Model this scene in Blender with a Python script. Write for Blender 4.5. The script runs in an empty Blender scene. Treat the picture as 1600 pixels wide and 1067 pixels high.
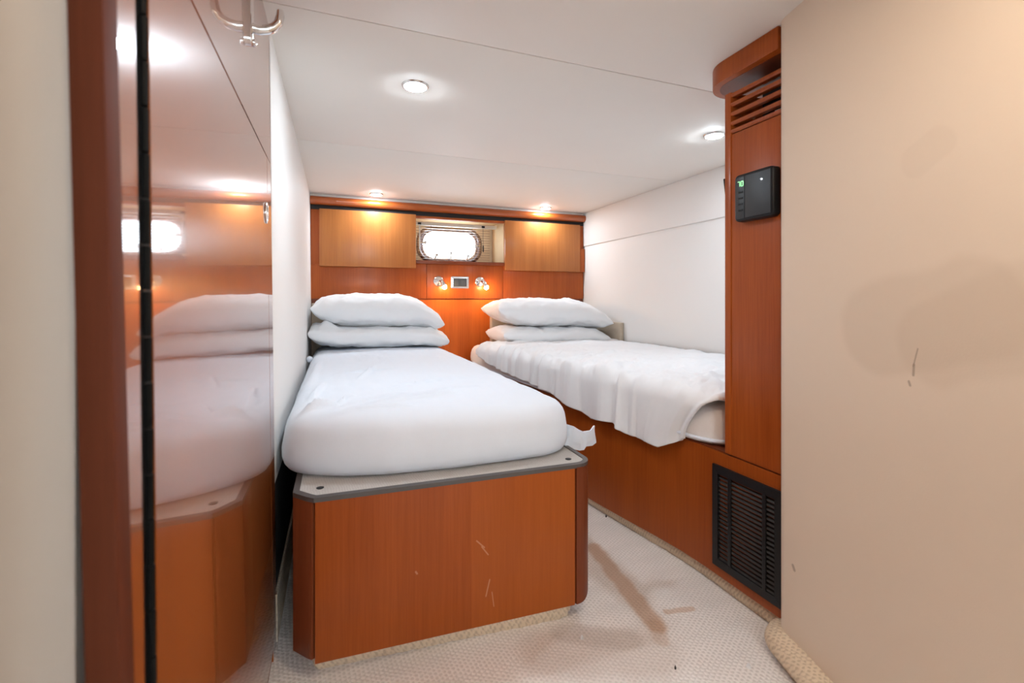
import bpy, bmesh, math, random
from mathutils import Vector, Matrix, noise

S = bpy.context.scene
COL = S.collection
random.seed(4)
PI = math.pi

# ------------------------------------------------------------------ camera, world, exposure
F_PX, YAW, EYE = 725.0, math.atan(276 / 725.0), 0.87
cam_d = bpy.data.cameras.new('camera')
cam = bpy.data.objects.new('camera', cam_d)
COL.objects.link(cam)
cam_d.sensor_width = 36.0
cam_d.lens = F_PX / 1600 * 36.0
cam_d.shift_y = -66.5 / 1600            # the photograph keeps its verticals upright
cam_d.clip_start = 0.02
cam.location = (0, 0, EYE)
cam.rotation_euler = (PI / 2, 0, -YAW)
cam_d.dof.use_dof = True
cam_d.dof.focus_distance = 2.0
cam_d.dof.aperture_fstop = 4.5
S.camera = cam

world = bpy.data.worlds.new('daylight')
S.world = world
world.use_nodes = True
bg = world.node_tree.nodes['Background']
bg.inputs[0].default_value = (0.78, 0.90, 1.0, 1)
bg.inputs[1].default_value = 13.0

S.view_settings.view_transform = 'Standard'
S.view_settings.look = 'None'
S.view_settings.gamma = 1.0
S.view_settings.use_curve_mapping = False
S.view_settings.exposure = 0.14

COOL, WARM, PASSAGE, BULB = (0.79, 0.90, 1.0), (1.0, 0.84, 0.66), (0.80, 0.90, 1.0), (1.0, 0.60, 0.26)
P_MAIN, P_ENTRY, P_PASSAGE, P_BULB = 340.0, 410.0, 260.0, 210.0

# ------------------------------------------------------------------ materials
def new_mat(name):
    m = bpy.data.materials.new(name)
    m.use_nodes = True
    nt = m.node_tree
    return m, nt, nt.nodes['Principled BSDF']

def N(nt, typ, **kw):
    n = nt.nodes.new(typ)
    for k, v in kw.items():
        setattr(n, k, v)
    return n

def coords(nt, scale=(1, 1, 1), rot=(0, 0, 0)):
    tc = N(nt, 'ShaderNodeTexCoord')
    mp = N(nt, 'ShaderNodeMapping')
    mp.inputs['Scale'].default_value = scale
    mp.inputs['Rotation'].default_value = rot
    nt.links.new(tc.outputs['Object'], mp.inputs[0])
    return mp.outputs[0]

def mathn(nt, op, a, b=None, c=None):
    n = N(nt, 'ShaderNodeMath', operation=op)
    for i, v in enumerate((a, b, c)):
        if v is None: continue
        if isinstance(v, (int, float)): n.inputs[i].default_value = v
        else: nt.links.new(v, n.inputs[i])
    return n.outputs[0]

def vmath(nt, op, a, b=None, out=0):
    n = N(nt, 'ShaderNodeVectorMath', operation=op)
    for i, v in enumerate((a, b)):
        if v is None: continue
        if isinstance(v, (tuple, list, Vector)): n.inputs[i].default_value = tuple(v)
        else: nt.links.new(v, n.inputs[i])
    return n.outputs[out]

def noise_tex(nt, co, scale, detail=3, rough=0.5):
    n = N(nt, 'ShaderNodeTexNoise')
    n.inputs['Scale'].default_value = scale
    n.inputs['Detail'].default_value = detail
    n.inputs['Roughness'].default_value = rough
    nt.links.new(co, n.inputs['Vector'])
    return n.outputs[0]

def mrange(nt, v, a, b, c=0.0, d=1.0, smooth=False):
    n = N(nt, 'ShaderNodeMapRange')
    if smooth: n.interpolation_type = 'SMOOTHSTEP'
    for i, x in zip((1, 2, 3, 4), (a, b, c, d)): n.inputs[i].default_value = x
    nt.links.new(v, n.inputs[0])
    return n.outputs[0]

def mixc(nt, fac, a, b):
    n = N(nt, 'ShaderNodeMix', data_type='RGBA')
    if isinstance(fac, (int, float)): n.inputs[0].default_value = fac
    else: nt.links.new(fac, n.inputs[0])
    for i, v in ((6, a), (7, b)):
        if isinstance(v, tuple): n.inputs[i].default_value = (*v[:3], 1)
        else: nt.links.new(v, n.inputs[i])
    return n.outputs[2]

def bump(nt, p, h, strength, dist):
    b = N(nt, 'ShaderNodeBump')
    b.inputs['Strength'].default_value = strength
    b.inputs['Distance'].default_value = dist
    nt.links.new(h, b.inputs['Height'])
    nt.links.new(b.outputs[0], p.inputs['Normal'])

def seg_mask(nt, co, a, b, w, soft=0.5):
    """1 near the segment a-b, 0 farther than w."""
    a, b = Vector(a), Vector(b)
    ba = b - a
    pa = vmath(nt, 'SUBTRACT', co, a)
    h = mathn(nt, 'DIVIDE', vmath(nt, 'DOT_PRODUCT', pa, ba, 1), max(ba.dot(ba), 1e-9))
    h = mathn(nt, 'MINIMUM', mathn(nt, 'MAXIMUM', h, 0.0), 1.0)
    sc = N(nt, 'ShaderNodeVectorMath', operation='SCALE')
    sc.inputs[0].default_value = ba
    nt.links.new(h, sc.inputs['Scale'])
    d = vmath(nt, 'LENGTH', vmath(nt, 'SUBTRACT', pa, sc.outputs[0]), None, 1)
    return mrange(nt, d, w * soft, w, 1.0, 0.0, True)

def plain(name, col, rough=0.5, metal=0.0, noise_amt=0.05, nscale=30, bump_s=0.0, bump_scale=200, coat=0.0):
    m, nt, p = new_mat(name)
    co = coords(nt)
    n = noise_tex(nt, co, nscale)
    dk = tuple(c * (1 - noise_amt) for c in col)
    lt = tuple(min(1, c * (1 + noise_amt)) for c in col)
    nt.links.new(mixc(nt, n, dk, lt), p.inputs['Base Color'])
    p.inputs['Roughness'].default_value = rough
    p.inputs['Metallic'].default_value = metal
    p.inputs['Coat Weight'].default_value = coat
    if bump_s:
        bump(nt, p, noise_tex(nt, co, bump_scale, 2), bump_s, 0.002)
    return m

def wood(name, a, b, rough, coat, coat_rough, stretch=(55, 55, 1.6), band=2.2, scratches=(), origin=(0, 0, 0), leaf_x=None):
    m, nt, p = new_mat(name)
    co = coords(nt, stretch)
    fine = noise_tex(nt, co, 3.0, 5, 0.65)
    broad = noise_tex(nt, coords(nt, (stretch[0] / 12, stretch[1] / 12, stretch[2] / 4)), band, 2)
    f = mathn(nt, 'ADD', mathn(nt, 'MULTIPLY', fine, 0.65), mathn(nt, 'MULTIPLY', broad, 0.5))
    c = mixc(nt, mrange(nt, f, 0.35, 0.8), a, b)
    if leaf_x is not None:                       # a second veneer leaf, a shade lighter
        sx = N(nt, 'ShaderNodeSeparateXYZ')
        nt.links.new(coords(nt), sx.inputs[0])
        st_ = mathn(nt, 'GREATER_THAN', sx.outputs[0], leaf_x - origin[0])
        c = mixc(nt, mathn(nt, 'MULTIPLY', st_, 0.28), c, (0.50, 0.125, 0.016))
    if scratches:
        base = vmath(nt, 'ADD', coords(nt), origin)
        for s in scratches:
            c = mixc(nt, mathn(nt, 'MULTIPLY', seg_mask(nt, vmath(nt, 'MULTIPLY', base, (1, 0, 1)), (s[0][0], 0, s[0][2]), (s[1][0], 0, s[1][2]), s[2]), 0.36), c, (0.75, 0.45, 0.30))
    nt.links.new(c, p.inputs['Base Color'])
    p.inputs['Roughness'].default_value = rough
    p.inputs['Coat Weight'].default_value = coat
    p.inputs['Coat Roughness'].default_value = coat_rough
    p.inputs['Specular IOR Level'].default_value = 0.25
    return m

def emit(name, col, strength):
    m, nt, p = new_mat(name)
    p.inputs['Base Color'].default_value = (0.9, 0.9, 0.9, 1)
    p.inputs['Emission Color'].default_value = (*col, 1)
    p.inputs['Emission Strength'].default_value = strength
    return m

def carpet_mat(name, a, b, pitch, stains=(), patch=None):
    m, nt, p = new_mat(name)
    co = coords(nt)
    wob = vmath(nt, 'ADD', co, vmath(nt, 'MULTIPLY', _noise_col(nt, co, 70), (0.006, 0.006, 0.006)))
    k = 2 * PI / pitch
    hs = None
    for d in ((1, 0.12, 0.6), (0.5, 0.87, 0.5), (0.5, -0.87, -0.5)):
        w = mathn(nt, 'COSINE', vmath(nt, 'DOT_PRODUCT', wob, tuple(x * k for x in d), 1))
        hs = w if hs is None else mathn(nt, 'ADD', hs, w)
    h = mrange(nt, hs, -1.5, 2.2)
    fz = noise_tex(nt, co, 420, 3, 0.7)
    hh = mathn(nt, 'ADD', h, mathn(nt, 'MULTIPLY', fz, 1.0))
    c = mixc(nt, mrange(nt, hh, 0.20, 0.95), b, a)
    big = noise_tex(nt, co, 5, 3)
    c = mixc(nt, mrange(nt, big, 0.45, 0.75, 0, 0.35), c, tuple(x * 0.72 for x in a))
    ragged = vmath(nt, 'ADD', co, vmath(nt, 'MULTIPLY', _noise_col(nt, co, 18), (0.022, 0.022, 0)))
    for (s0, s1, w, amt, colr) in stains:
        off = (0.011, 0.011, 0)
        mk = seg_mask(nt, vmath(nt, 'SUBTRACT', ragged, off), s0, s1, w, 0.45)
        c = mixc(nt, mathn(nt, 'MULTIPLY', mk, amt), c, colr)
    nt.links.new(c, p.inputs['Base Color'])
    p.inputs['Roughness'].default_value = 0.95
    p.inputs['Specular IOR Level'].default_value = 0.1
    p.inputs['Sheen Weight'].default_value = 0.2
    bump(nt, p, hh, 0.5, 0.0035)
    return m

def _noise_col(nt, co, scale):
    n = N(nt, 'ShaderNodeTexNoise')
    n.inputs['Scale'].default_value = scale
    nt.links.new(co, n.inputs['Vector'])
    return n.outputs[1]

SCR = tuple(((a, 1.122, b), (c, 1.122, d), w) for a, b, c, d, w in ((0.332, 0.262, 0.352, 0.242, 0.0022), (0.345, 0.245, 0.362, 0.222, 0.002), (0.366, 0.158, 0.356, 0.118, 0.0022), (0.372, 0.125, 0.377, 0.088, 0.0016), (0.181, 0.213, 0.184, 0.208, 0.003)))
CH_A, CH_B = (0.29, 0.055, 0.007), (0.45, 0.103, 0.016)
M = {}
M['cherry'] = wood('cherry_satin', CH_A, CH_B, 0.34, 0.10, 0.15)
M['varnish'] = wood('cherry_varnished_cornice', CH_A, CH_B, 0.3, 1.0, 0.05, (1.6, 55, 55))
M['cherry_long'] = wood('cherry_built_in_front', (0.26, 0.048, 0.005), (0.39, 0.086, 0.011), 0.36, 0.10, 0.2)
M['cherry_front'] = wood('cherry_bed_front', (0.26, 0.048, 0.005), (0.39, 0.086, 0.011), 0.36, 0.10, 0.2, origin=(0.3, 2.2, 0.0), leaf_x=0.318,
    scratches=SCR)
M['cherry_light'] = wood('cherry_cabinet_door', (0.33, 0.105, 0.024), (0.50, 0.18, 0.046), 0.35, 0.3, 0.2, (90, 90, 1.2))
M['cherry_gloss'] = wood('cherry_high_gloss', (0.22, 0.055, 0.013), (0.36, 0.105, 0.025), 0.25, 1.0, 0.035)
M['cherry_dark'] = wood('cherry_edge', (0.15, 0.034, 0.012), (0.23, 0.055, 0.018), 0.4, 0.15, 0.2)
M['jamb'] = wood('dark_jamb_wood', (0.080, 0.019, 0.008), (0.115, 0.029, 0.012), 0.6, 0.0, 0.3)
M['cherry_center'] = wood('cherry_center_panel', (0.42, 0.080, 0.008), (0.64, 0.142, 0.014), 0.5, 0.0, 0.2, (80, 80, 1.2))
M['recess_wood'] = wood('window_lit_veneer', (0.78, 0.54, 0.30), (0.86, 0.64, 0.40), 0.3, 0.3, 0.15, (60, 60, 2))  # veneer paled to carry the window's light on the recess sides
M['black'] = plain('black_plastic', (0.012, 0.013, 0.015), 0.38, coat=0.2)
M['black_dusty'] = plain('dusty_black_plastic', (0.030, 0.027, 0.025), 0.5, noise_amt=0.5, nscale=120)
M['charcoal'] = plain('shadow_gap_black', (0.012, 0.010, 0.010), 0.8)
M['ceiling'] = plain('ceiling_vinyl', (0.85, 0.805, 0.75), 0.65, noise_amt=0.015, nscale=4, bump_s=0.08, bump_scale=500)
M['wall'] = plain('cream_vinyl_wall', (0.82, 0.80, 0.775), 0.55, noise_amt=0.012, nscale=5, bump_s=0.06, bump_scale=400)
M['taupe'] = plain('taupe_vinyl_wall', (0.36, 0.305, 0.262), 0.55, noise_amt=0.012, nscale=5, bump_s=0.06, bump_scale=400)
M['pad'] = plain('beige_headboard_fabric', (0.52, 0.43, 0.33), 0.85, noise_amt=0.06, nscale=60, bump_s=0.3, bump_scale=600)
M['sheet'] = plain('white_cotton_sheet', (0.78, 0.83, 0.905), 0.85, noise_amt=0.01, bump_s=0.12, bump_scale=700)
M['duvet'] = plain('white_duvet_cotton', (0.86, 0.865, 0.88), 0.85, noise_amt=0.01, bump_s=0.1, bump_scale=500)
M['pillow'] = plain('white_pillowcase', (0.86, 0.87, 0.885), 0.85, noise_amt=0.01, bump_s=0.12, bump_scale=600)
M['mattress'] = plain('bounce_tinted_mattress_cover', (0.84, 0.79, 0.76), 0.85, noise_amt=0.05, nscale=40, bump_s=0.3, bump_scale=120)  # pinkish tint in the colour carries light bounced off the wood
M['chrome'] = plain('chrome', (0.78, 0.77, 0.76), 0.12, 1.0, noise_amt=0.02)
M['porthole'] = plain('polished_porthole_rim', (0.42, 0.36, 0.37), 0.18, 1.0, noise_amt=0.55, nscale=45)
M['steel'] = plain('brushed_steel', (0.68, 0.67, 0.66), 0.25, 1.0)
M['edge_metal'] = plain('dark_metal_edging', (0.105, 0.095, 0.092), 0.4, 0.3)
M['hinge'] = plain('black_piano_hinge', (0.005, 0.005, 0.005), 0.45, 0.0)
M['cream'] = plain('cream_plastic', (0.80, 0.74, 0.64), 0.5)
M['liner'] = plain('warm_recess_liner', (0.92, 0.78, 0.58), 0.5)
M['blind'] = plain('honey_blind_slat', (0.48, 0.27, 0.12), 0.4, noise_amt=0.1)
M['cord'] = plain('dark_cord', (0.05, 0.04, 0.035), 0.8)
M['white_plastic'] = plain('white_plastic', (0.82, 0.82, 0.80), 0.35)
M['switch'] = plain('blue_grey_switch', (0.05, 0.062, 0.08), 0.5)
M['control'] = plain('black_control_face', (0.016, 0.020, 0.024), 0.32, coat=0.1, bump_s=0.2, bump_scale=900)
M['lens'] = emit('cool_downlight_lens', COOL, P_MAIN)
M['entry_fill'] = emit('warm_fill_lens', WARM, P_ENTRY)
M['passage_fill'] = emit('passage_fill_lens', PASSAGE, P_PASSAGE)
M['bulb'] = emit('warm_reading_bulb', BULB, P_BULB)
M['stud'] = plain('bright_stud_metal', (0.80, 0.80, 0.80), 0.3, 0.35)
M['led'] = emit('green_display_digits', (0.05, 0.9, 0.2), 0.8)
BR = (0.58, 0.33, 0.17)
M['carpet'] = carpet_mat('loop_carpet', (0.94, 0.885, 0.84), (0.66, 0.61, 0.565), 0.0105,
    stains=(((0.845, 1.42, 0), (0.80, 1.02, 0), 0.038, 0.62, BR), ((0.80, 1.02, 0), (0.775, 0.97, 0), 0.028, 0.3, BR),
            ((0.86, 1.055, 0), (0.935, 1.043, 0), 0.014, 0.5, BR), ((0.50, 1.03, 0), (0.72, 0.95, 0), 0.11, 0.28, (0.45, 0.30, 0.19)),
            ((0.70, 1.0, 0), (0.56, 1.08, 0), 0.05, 0.25, (0.34, 0.24, 0.17))))
M['kick_carpet'] = carpet_mat('bounce_tinted_kick_carpet', (0.82, 0.66, 0.48), (0.52, 0.38, 0.25), 0.0098)  # copy of the floor carpet, tinted orange for light bounced off wood
M['board_carpet'] = carpet_mat('grey_ribbed_board', (0.60, 0.57, 0.54), (0.44, 0.41, 0.39), 0.006)

def column_mat():
    m, nt, p = new_mat('stained_cream_vinyl')
    co = coords(nt)
    wob = vmath(nt, 'ADD', co, vmath(nt, 'MULTIPLY', _noise_col(nt, co, 6), (0.05, 0.05, 0.05)))
    c = mixc(nt, noise_tex(nt, co, 3, 3), (0.76, 0.625, 0.495), (0.80, 0.665, 0.53))
    o = (0.025, 0.025, 0.025)
    for (a, b, w, amt) in (((0.96, 0.57, 0.82), (0.91, 0.42, 0.85), 0.10, 0.22), ((0.93, 0.46, 0.80), (0.88, 0.30, 0.86), 0.09, 0.18),
                           ((0.93, 0.46, 1.13), (0.94, 0.50, 1.11), 0.035, 0.10)):
        mk = seg_mask(nt, vmath(nt, 'SUBTRACT', wob, o), a, b, w, 0.75)
        c = mixc(nt, mathn(nt, 'MULTIPLY', mk, amt), c, (0.52, 0.40, 0.29))
    for (a, b, w) in COLUMN_SCUFFS:
        c = mixc(nt, mathn(nt, 'MULTIPLY', seg_mask(nt, co, a, b, w), 0.6), c, (0.25, 0.17, 0.11))
    nt.links.new(c, p.inputs['Base Color'])
    p.inputs['Roughness'].default_value = 0.5
    bump(nt, p, noise_tex(nt, co, 350, 2), 0.08, 0.002)
    return m

for k_, v_ in (('hinge', 0.08), ('jamb', 0.1), ('black', 0.25), ('black_dusty', 0.2), ('cherry_dark', 0.2)):
    M[k_].node_tree.nodes['Principled BSDF'].inputs['Specular IOR Level'].default_value = v_
M['black'].node_tree.nodes['Principled BSDF'].inputs['Coat Weight'].default_value = 0.0

def glass_mat():
    m = bpy.data.materials.new('clear_window_glass')
    m.use_nodes = True
    nt = m.node_tree
    nt.nodes.clear()
    out = N(nt, 'ShaderNodeOutputMaterial')
    tr = N(nt, 'ShaderNodeBsdfTransparent')
    tr.inputs[0].default_value = (0.96, 0.98, 0.98, 1)
    gl = N(nt, 'ShaderNodeBsdfGlossy')
    gl.inputs['Roughness'].default_value = 0.02
    mx = N(nt, 'ShaderNodeMixShader')
    mx.inputs[0].default_value = 0.06
    nt.links.new(tr.outputs[0], mx.inputs[1]); nt.links.new(gl.outputs[0], mx.inputs[2])
    nt.links.new(mx.outputs[0], out.inputs[0])
    return m

M['glass'] = glass_mat()

# ------------------------------------------------------------------ mesh helpers
class MB:
    def __init__(self): self.v, self.f = [], []
    def add(self, vs, fs):
        o = len(self.v)
        self.v += [Vector(p) for p in vs]
        self.f += [tuple(i + o for i in f) for f in fs]
        return self
    def box(self, x0, x1, y0, y1, z0, z1):
        return self.add([(x0, y0, z0), (x1, y0, z0), (x1, y1, z0), (x0, y1, z0), (x0, y0, z1), (x1, y0, z1), (x1, y1, z1), (x0, y1, z1)],
                        [(3, 2, 1, 0), (4, 5, 6, 7), (0, 1, 5, 4), (1, 2, 6, 5), (2, 3, 7, 6), (3, 0, 4, 7)])
    def prism(self, pts, z0, z1):            # counter-clockwise plan outline
        n = len(pts)
        vs = [(x, y, z0) for x, y in pts] + [(x, y, z1) for x, y in pts]
        fs = [tuple(range(n - 1, -1, -1)), tuple(range(n, 2 * n))]
        fs += [(i, (i + 1) % n, n + (i + 1) % n, n + i) for i in range(n)]
        return self.add(vs, fs)
    def rings(self, rings, closed=True, cap0=False, cap1=False, loop=False):
        n = len(rings[0])
        vs = [p for r in rings for p in r]
        fs = []
        R = len(rings)
        for i in range(R if loop else R - 1):
            a, b = i * n, ((i + 1) % R) * n
            for j in range(n if closed else n - 1):
                k = (j + 1) % n
                fs.append((a + j, a + k, b + k, b + j))
        if cap0: fs.append(tuple(range(n - 1, -1, -1)))
        if cap1: fs.append(tuple(range((R - 1) * n, R * n)))
        return self.add(vs, fs)
    def tube(self, path, r, seg=10, caps=True):
        path = [Vector(p) for p in path]
        rs = r if isinstance(r, (list, tuple)) else [r] * len(path)
        rings = []
        up = Vector((0.13, 0.31, 0.94))
        for i, p in enumerate(path):
            t = (path[min(i + 1, len(path) - 1)] - path[max(i - 1, 0)]).normalized()
            a = t.cross(up)
            if a.length < 1e-3: a = t.cross(Vector((1, 0, 0)))
            a.normalize(); b = t.cross(a)
            rings.append([p + (a * math.cos(q) + b * math.sin(q)) * rs[i] for q in (2 * PI * k / seg for k in range(seg))])
        return self.rings(rings, True, caps, caps)
    def lathe(self, prof, origin=(0, 0, 0), axis='Z', seg=28, cap0=True, cap1=True):
        o = Vector(origin)
        rings = []
        for r, h in prof:
            ring = []
            for k in range(seg):
                q = 2 * PI * k / seg
                x, y = r * math.cos(q), r * math.sin(q)
                ring.append(o + {'Z': Vector((x, y, h)), 'Y': Vector((x, h, -y)), 'X': Vector((h, x, y))}[axis])
            rings.append(ring)
        return self.rings(rings, True, cap0, cap1)
    def map(self, fn):
        self.v = [Vector(fn(p)) for p in self.v]
        return self
    def build(self, name, mat, parent=None, bevel=0.0, seg=2, smooth=False, angle=35):
        root = parent
        off = Vector((0, 0, 0))
        while root is not None:
            off += root.location; root = root.parent
        me = bpy.data.meshes.new(name)
        me.from_pydata([tuple(p - off) for p in self.v], [], self.f)
        bm = bmesh.new(); bm.from_mesh(me)
        bmesh.ops.remove_doubles(bm, verts=bm.verts, dist=1e-6)
        bmesh.ops.recalc_face_normals(bm, faces=bm.faces)
        if bevel:
            es = [e for e in bm.edges if len(e.link_faces) == 2 and e.calc_face_angle(0) > math.radians(30)]
            bmesh.ops.bevel(bm, geom=es, offset=bevel, segments=seg, affect='EDGES', profile=0.6, clamp_overlap=True)
        if smooth or bevel:
            lim = math.radians(angle)
            for f in bm.faces: f.smooth = True
            for e in bm.edges:
                if len(e.link_faces) == 2 and e.calc_face_angle(0) > lim: e.smooth = False
        bm.to_mesh(me); bm.free()
        me.materials.append(mat)
        o = bpy.data.objects.new(name, me)
        COL.objects.link(o)
        if parent is not None: o.parent = parent
        return o

def tag(o, label=None, cat=None, group=None, kind=None):
    for k, v in (('label', label), ('category', cat), ('group', group), ('kind', kind)):
        if v: o[k] = v
    return o

def thing(name, loc, label, cat, group=None):
    o = bpy.data.objects.new(name, None)
    o.empty_display_size = 0.05
    o.location = loc
    COL.objects.link(o)
    return tag(o, label, cat, group)

def structure(name, loc=(0, 0, 0)):
    o = bpy.data.objects.new(name, None)
    o.empty_display_size = 0.05
    o.location = loc
    COL.objects.link(o)
    o['kind'] = 'structure'
    return o

def copy_tree(o, parent=None):
    c = o.copy()
    COL.objects.link(c)
    if parent is not None: c.parent = parent
    for ch in list(o.children): copy_tree(ch, c)
    return c

def arc(cx, cy, r, a0, a1, n):
    return [(cx + r * math.cos(math.radians(a0 + (a1 - a0) * i / n)), cy + r * math.sin(math.radians(a0 + (a1 - a0) * i / n))) for i in range(n + 1)]

def rrect(w, h, r, n=6):                     # rounded rectangle, half sizes w, h, counter-clockwise
    return arc(w - r, -h + r, r, -90, 0, n) + arc(w - r, h - r, r, 0, 90, n) + arc(-w + r, h - r, r, 90, 180, n) + arc(-w + r, -h + r, r, 180, 270, n)

def lerp_table(tab, y):
    if y <= tab[0][0]: return tab[0][1]
    for (a, va), (b, vb) in zip(tab, tab[1:]):
        if y <= b:
            t = (y - a) / (b - a)
            return va + (vb - va) * t
    return tab[-1][1]

def smooth_step(a, b, x):
    t = max(0, min(1, (x - a) / (b - a)))
    return t * t * (3 - 2 * t)

def fbm(x, y, z=0.0): return noise.fractal(Vector((x, y, z)), 0.8, 2.0, 3)

def crease(x, y, a, b, w, h):
    ax, ay = a; bx, by = b
    dx, dy = bx - ax, by - ay
    L2 = dx * dx + dy * dy
    t = max(0, min(1, ((x - ax) * dx + (y - ay) * dy) / L2))
    d = math.hypot(x - ax - dx * t, y - ay - dy * t)
    env = math.sin(PI * min(max(t, 0.03), 0.97)) ** 0.5
    return h * env * math.exp(-(d / w) ** 2)

# ------------------------------------------------------------------ room shell
CEIL, HEAD, HULL = 1.555, 3.30, 3.57
def wall_x(z): return -0.1405 - 0.009 * z
def panel_x(z): return -0.1385 - 0.0115 * z

MB().box(-1.2, 2.2, -1.7, 3.9, -0.05, 0).build('floor', M['carpet'])['kind'] = 'structure'

ceil = structure('ceiling')
for (y0, y1) in ((-1.7, 1.199), (1.202, 2.189), (2.192, 3.9)):
    MB().box(-1.2, 2.2, y0, y1, CEIL, CEIL + 0.03).build('ceiling_panel', M['ceiling'], ceil, 0.0015)
MB().box(-1.2, 2.2, -1.7, 3.9, CEIL + 0.03, CEIL + 0.05).build('backing_board', M['cream'], ceil)

wl = structure('wall_left')
def left_wall(z0, z1, dx, m, name, y0=1.312, y1=3.6):
    b = MB().box(-0.35, 0, y0, y1, z0, z1)
    b.map(lambda p: (wall_x(p.z) + dx if p.x > -0.1 else p.x, p.y, p.z)).build(name, m, wl)
left_wall(0.40, CEIL, 0.0, M['wall'], 'vinyl_panel')
left_wall(0.12, 0.40, -0.002, M['charcoal'], 'shade_lining')  # shade of the unlit gap put into the lining's colour
left_wall(0.0, 0.12, 0.004, M['kick_carpet'], 'carpet_lining')

wr = structure('wall_right')
MB().box(1.872, 2.1, 1.0, 3.6, 0, 1.30).build('lower_panel', M['wall'], wr, 0.003)
MB().box(1.862, 2.1, 1.0, 3.6, 1.292, CEIL).build('upper_panel', M['wall'], wr, 0.004)

MB().box(1.364, 2.1, 0.85, 1.03, 0.424, CEIL).build('wall_aft', M['wall'])['kind'] = 'structure'

# cream bulkhead with a rounded end on the near right
plan = [(1.30, 0.845), (1.10, 0.846)] + arc(1.062, 0.806, 0.043, 80, 168, 8) + [(1.008, 0.77), (0.998, 0.73), (0.983, 0.67), (0.955, 0.56), (0.925, 0.45), (0.89, 0.34), (0.855, 0.22), (0.835, 0.1), (0.825, -0.1), (0.82, -1.7), (1.30, -1.7)]
COLUMN_SCUFFS = []
def on_column(px, py):
    """Where the photograph's mark sits on the curved bulkhead (plan intersection)."""
    u, v = (px - 800) / F_PX, (467 - py) / F_PX
    c, s = math.cos(YAW), math.sin(YAW)
    d = Vector((c * u + s, -s * u + c))
    for (ax, ay), (bx, by) in zip(plan[2:], plan[3:]):
        ex, ey = bx - ax, by - ay
        den = d.x * ey - d.y * ex
        if abs(den) < 1e-9: continue
        t = (ax * ey - ay * ex) / den
        q = (ax * d.y - ay * d.x) / den
        if t > 0 and -0.001 <= q <= 1.001: return (d.x * t, d.y * t, EYE + v * t)
for (a, b, w) in (((1434, 545), (1427, 572), 0.0018), ((1428, 570), (1427, 586), 0.003), ((1420, 596), (1422, 602), 0.003), ((1239, 884), (1241, 890), 0.006)):
    p, q = on_column(*a), on_column(*b)
    if p and q: COLUMN_SCUFFS.append((p, q, w))
M['column'] = column_mat()
col = structure('wall_column')
MB().prism(plan, 0, CEIL).build('vinyl_face', M['column'], col, smooth=True, angle=40)
# carpet roll round its foot
ring_pts = [(1.10, 0.872)] + arc(1.055, 0.80, 0.075, 75, 165, 8) + [(0.965, 0.765), (0.945, 0.70), (0.925, 0.62), (0.90, 0.52), (0.87, 0.42), (0.835, 0.30)]
rings = []
for i, (x, y) in enumerate(ring_pts):
    a = Vector(ring_pts[max(i - 1, 0)]); b = Vector(ring_pts[min(i + 1, len(ring_pts) - 1)])
    t = (b - a).normalized(); nrm = Vector((t.y, -t.x))
    r = []
    for k in range(13):
        q = PI * k / 12
        off = -0.07 + 0.075 * math.sin(q) ** 0.6 if k not in (0,) else -0.07
        zz = 0.062 * (1 - math.cos(q)) / 2 + 0.004 * fbm(x * 30, y * 30, q * 3)
        r.append((x + nrm.x * off, y + nrm.y * off, max(zz, 0.0)))
    rings.append(r)
MB().rings(rings, False).build('carpet_skirting', M['kick_carpet'], col, smooth=True, angle=80)

# entry passage behind the camera
en = structure('wall_entry')
pl = [(-0.166, 0.402), (-0.180, 0.399), (-0.192, 0.388), (-0.20, 0.365), (-0.203, 0.30), (-0.205, -1.7), (-0.5, -1.7), (-0.5, 0.43), (-0.166, 0.43)]
MB().prism(pl, 0, CEIL).build('left_side', M['taupe'], en, smooth=True, angle=50)
for bx in ((-0.5, 0.0, -1.65, -1.6, 0, CEIL), (0.72, 1.3, -1.65, -1.6, 0, CEIL), (0.0, 0.72, -1.65, -1.6, 0, 0.72), (0.0, 0.72, -1.65, -1.6, 1.45, CEIL)):
    MB().box(*bx).build('back_side', M['wall'], en)
w2 = structure('fill_window', (0.36, -1.6, 1.085))  # unseen glazed opening, added to bring in frontal daylight
wo, wi = rrect(0.36, 0.365, 0.04, 4), rrect(0.335, 0.34, 0.03, 4)
MB().rings([[(0.36 + a, -1.6 + d, 1.085 + b) for a, b in o] for o, d in ((wo, -0.05), (wo, 0.012), (wi, 0.012), (wi, -0.05))], True, loop=True).build('frame', M['cherry_dark'], w2)
MB().add([(0.36 + a, -1.625, 1.085 + b) for a, b in wi], [tuple(range(len(wi)))]).build('pane', M['glass'], w2)
MB().box(-0.5, -0.36, 0.43, 1.4, 0, CEIL).build('locker_back', M['wall'], en)

# varnished bulkhead on the left, its lipping and the locker door
bk = structure('wall_bulkhead')
def on_panel(b, t0, t1):
    return b.map(lambda p: (panel_x(p.z) + (t1 if p.x > 0.5 else t0), p.y, p.z))
on_panel(MB().box(0, 1, 0.425, 1.308, 0, CEIL), -0.028, -0.004).build('core_board', M['cherry_dark'], bk)
on_panel(MB().box(0, 1, 0.425, 1.31, 1.2105, CEIL), -0.004, 0.0).build('upper_board', M['cherry_gloss'], bk)
on_panel(MB().box(0, 1, 1.243, 1.31, 0, 1.2085), -0.004, 0.0).build('edge_board', M['cherry_gloss'], bk)
on_panel(MB().box(0, 1, 0.425, 0.459, 0, 1.2085), -0.004, 0.0).build('hinge_board', M['cherry_gloss'], bk)
jm = MB().box(-0.166, -0.146, 0.400, 0.425, 0, CEIL)
jm.map(lambda p: (p.x - 0.021 * (p.z - 0.87), p.y, p.z)).build('jamb', M['jamb'], bk, 0.002)

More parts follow.
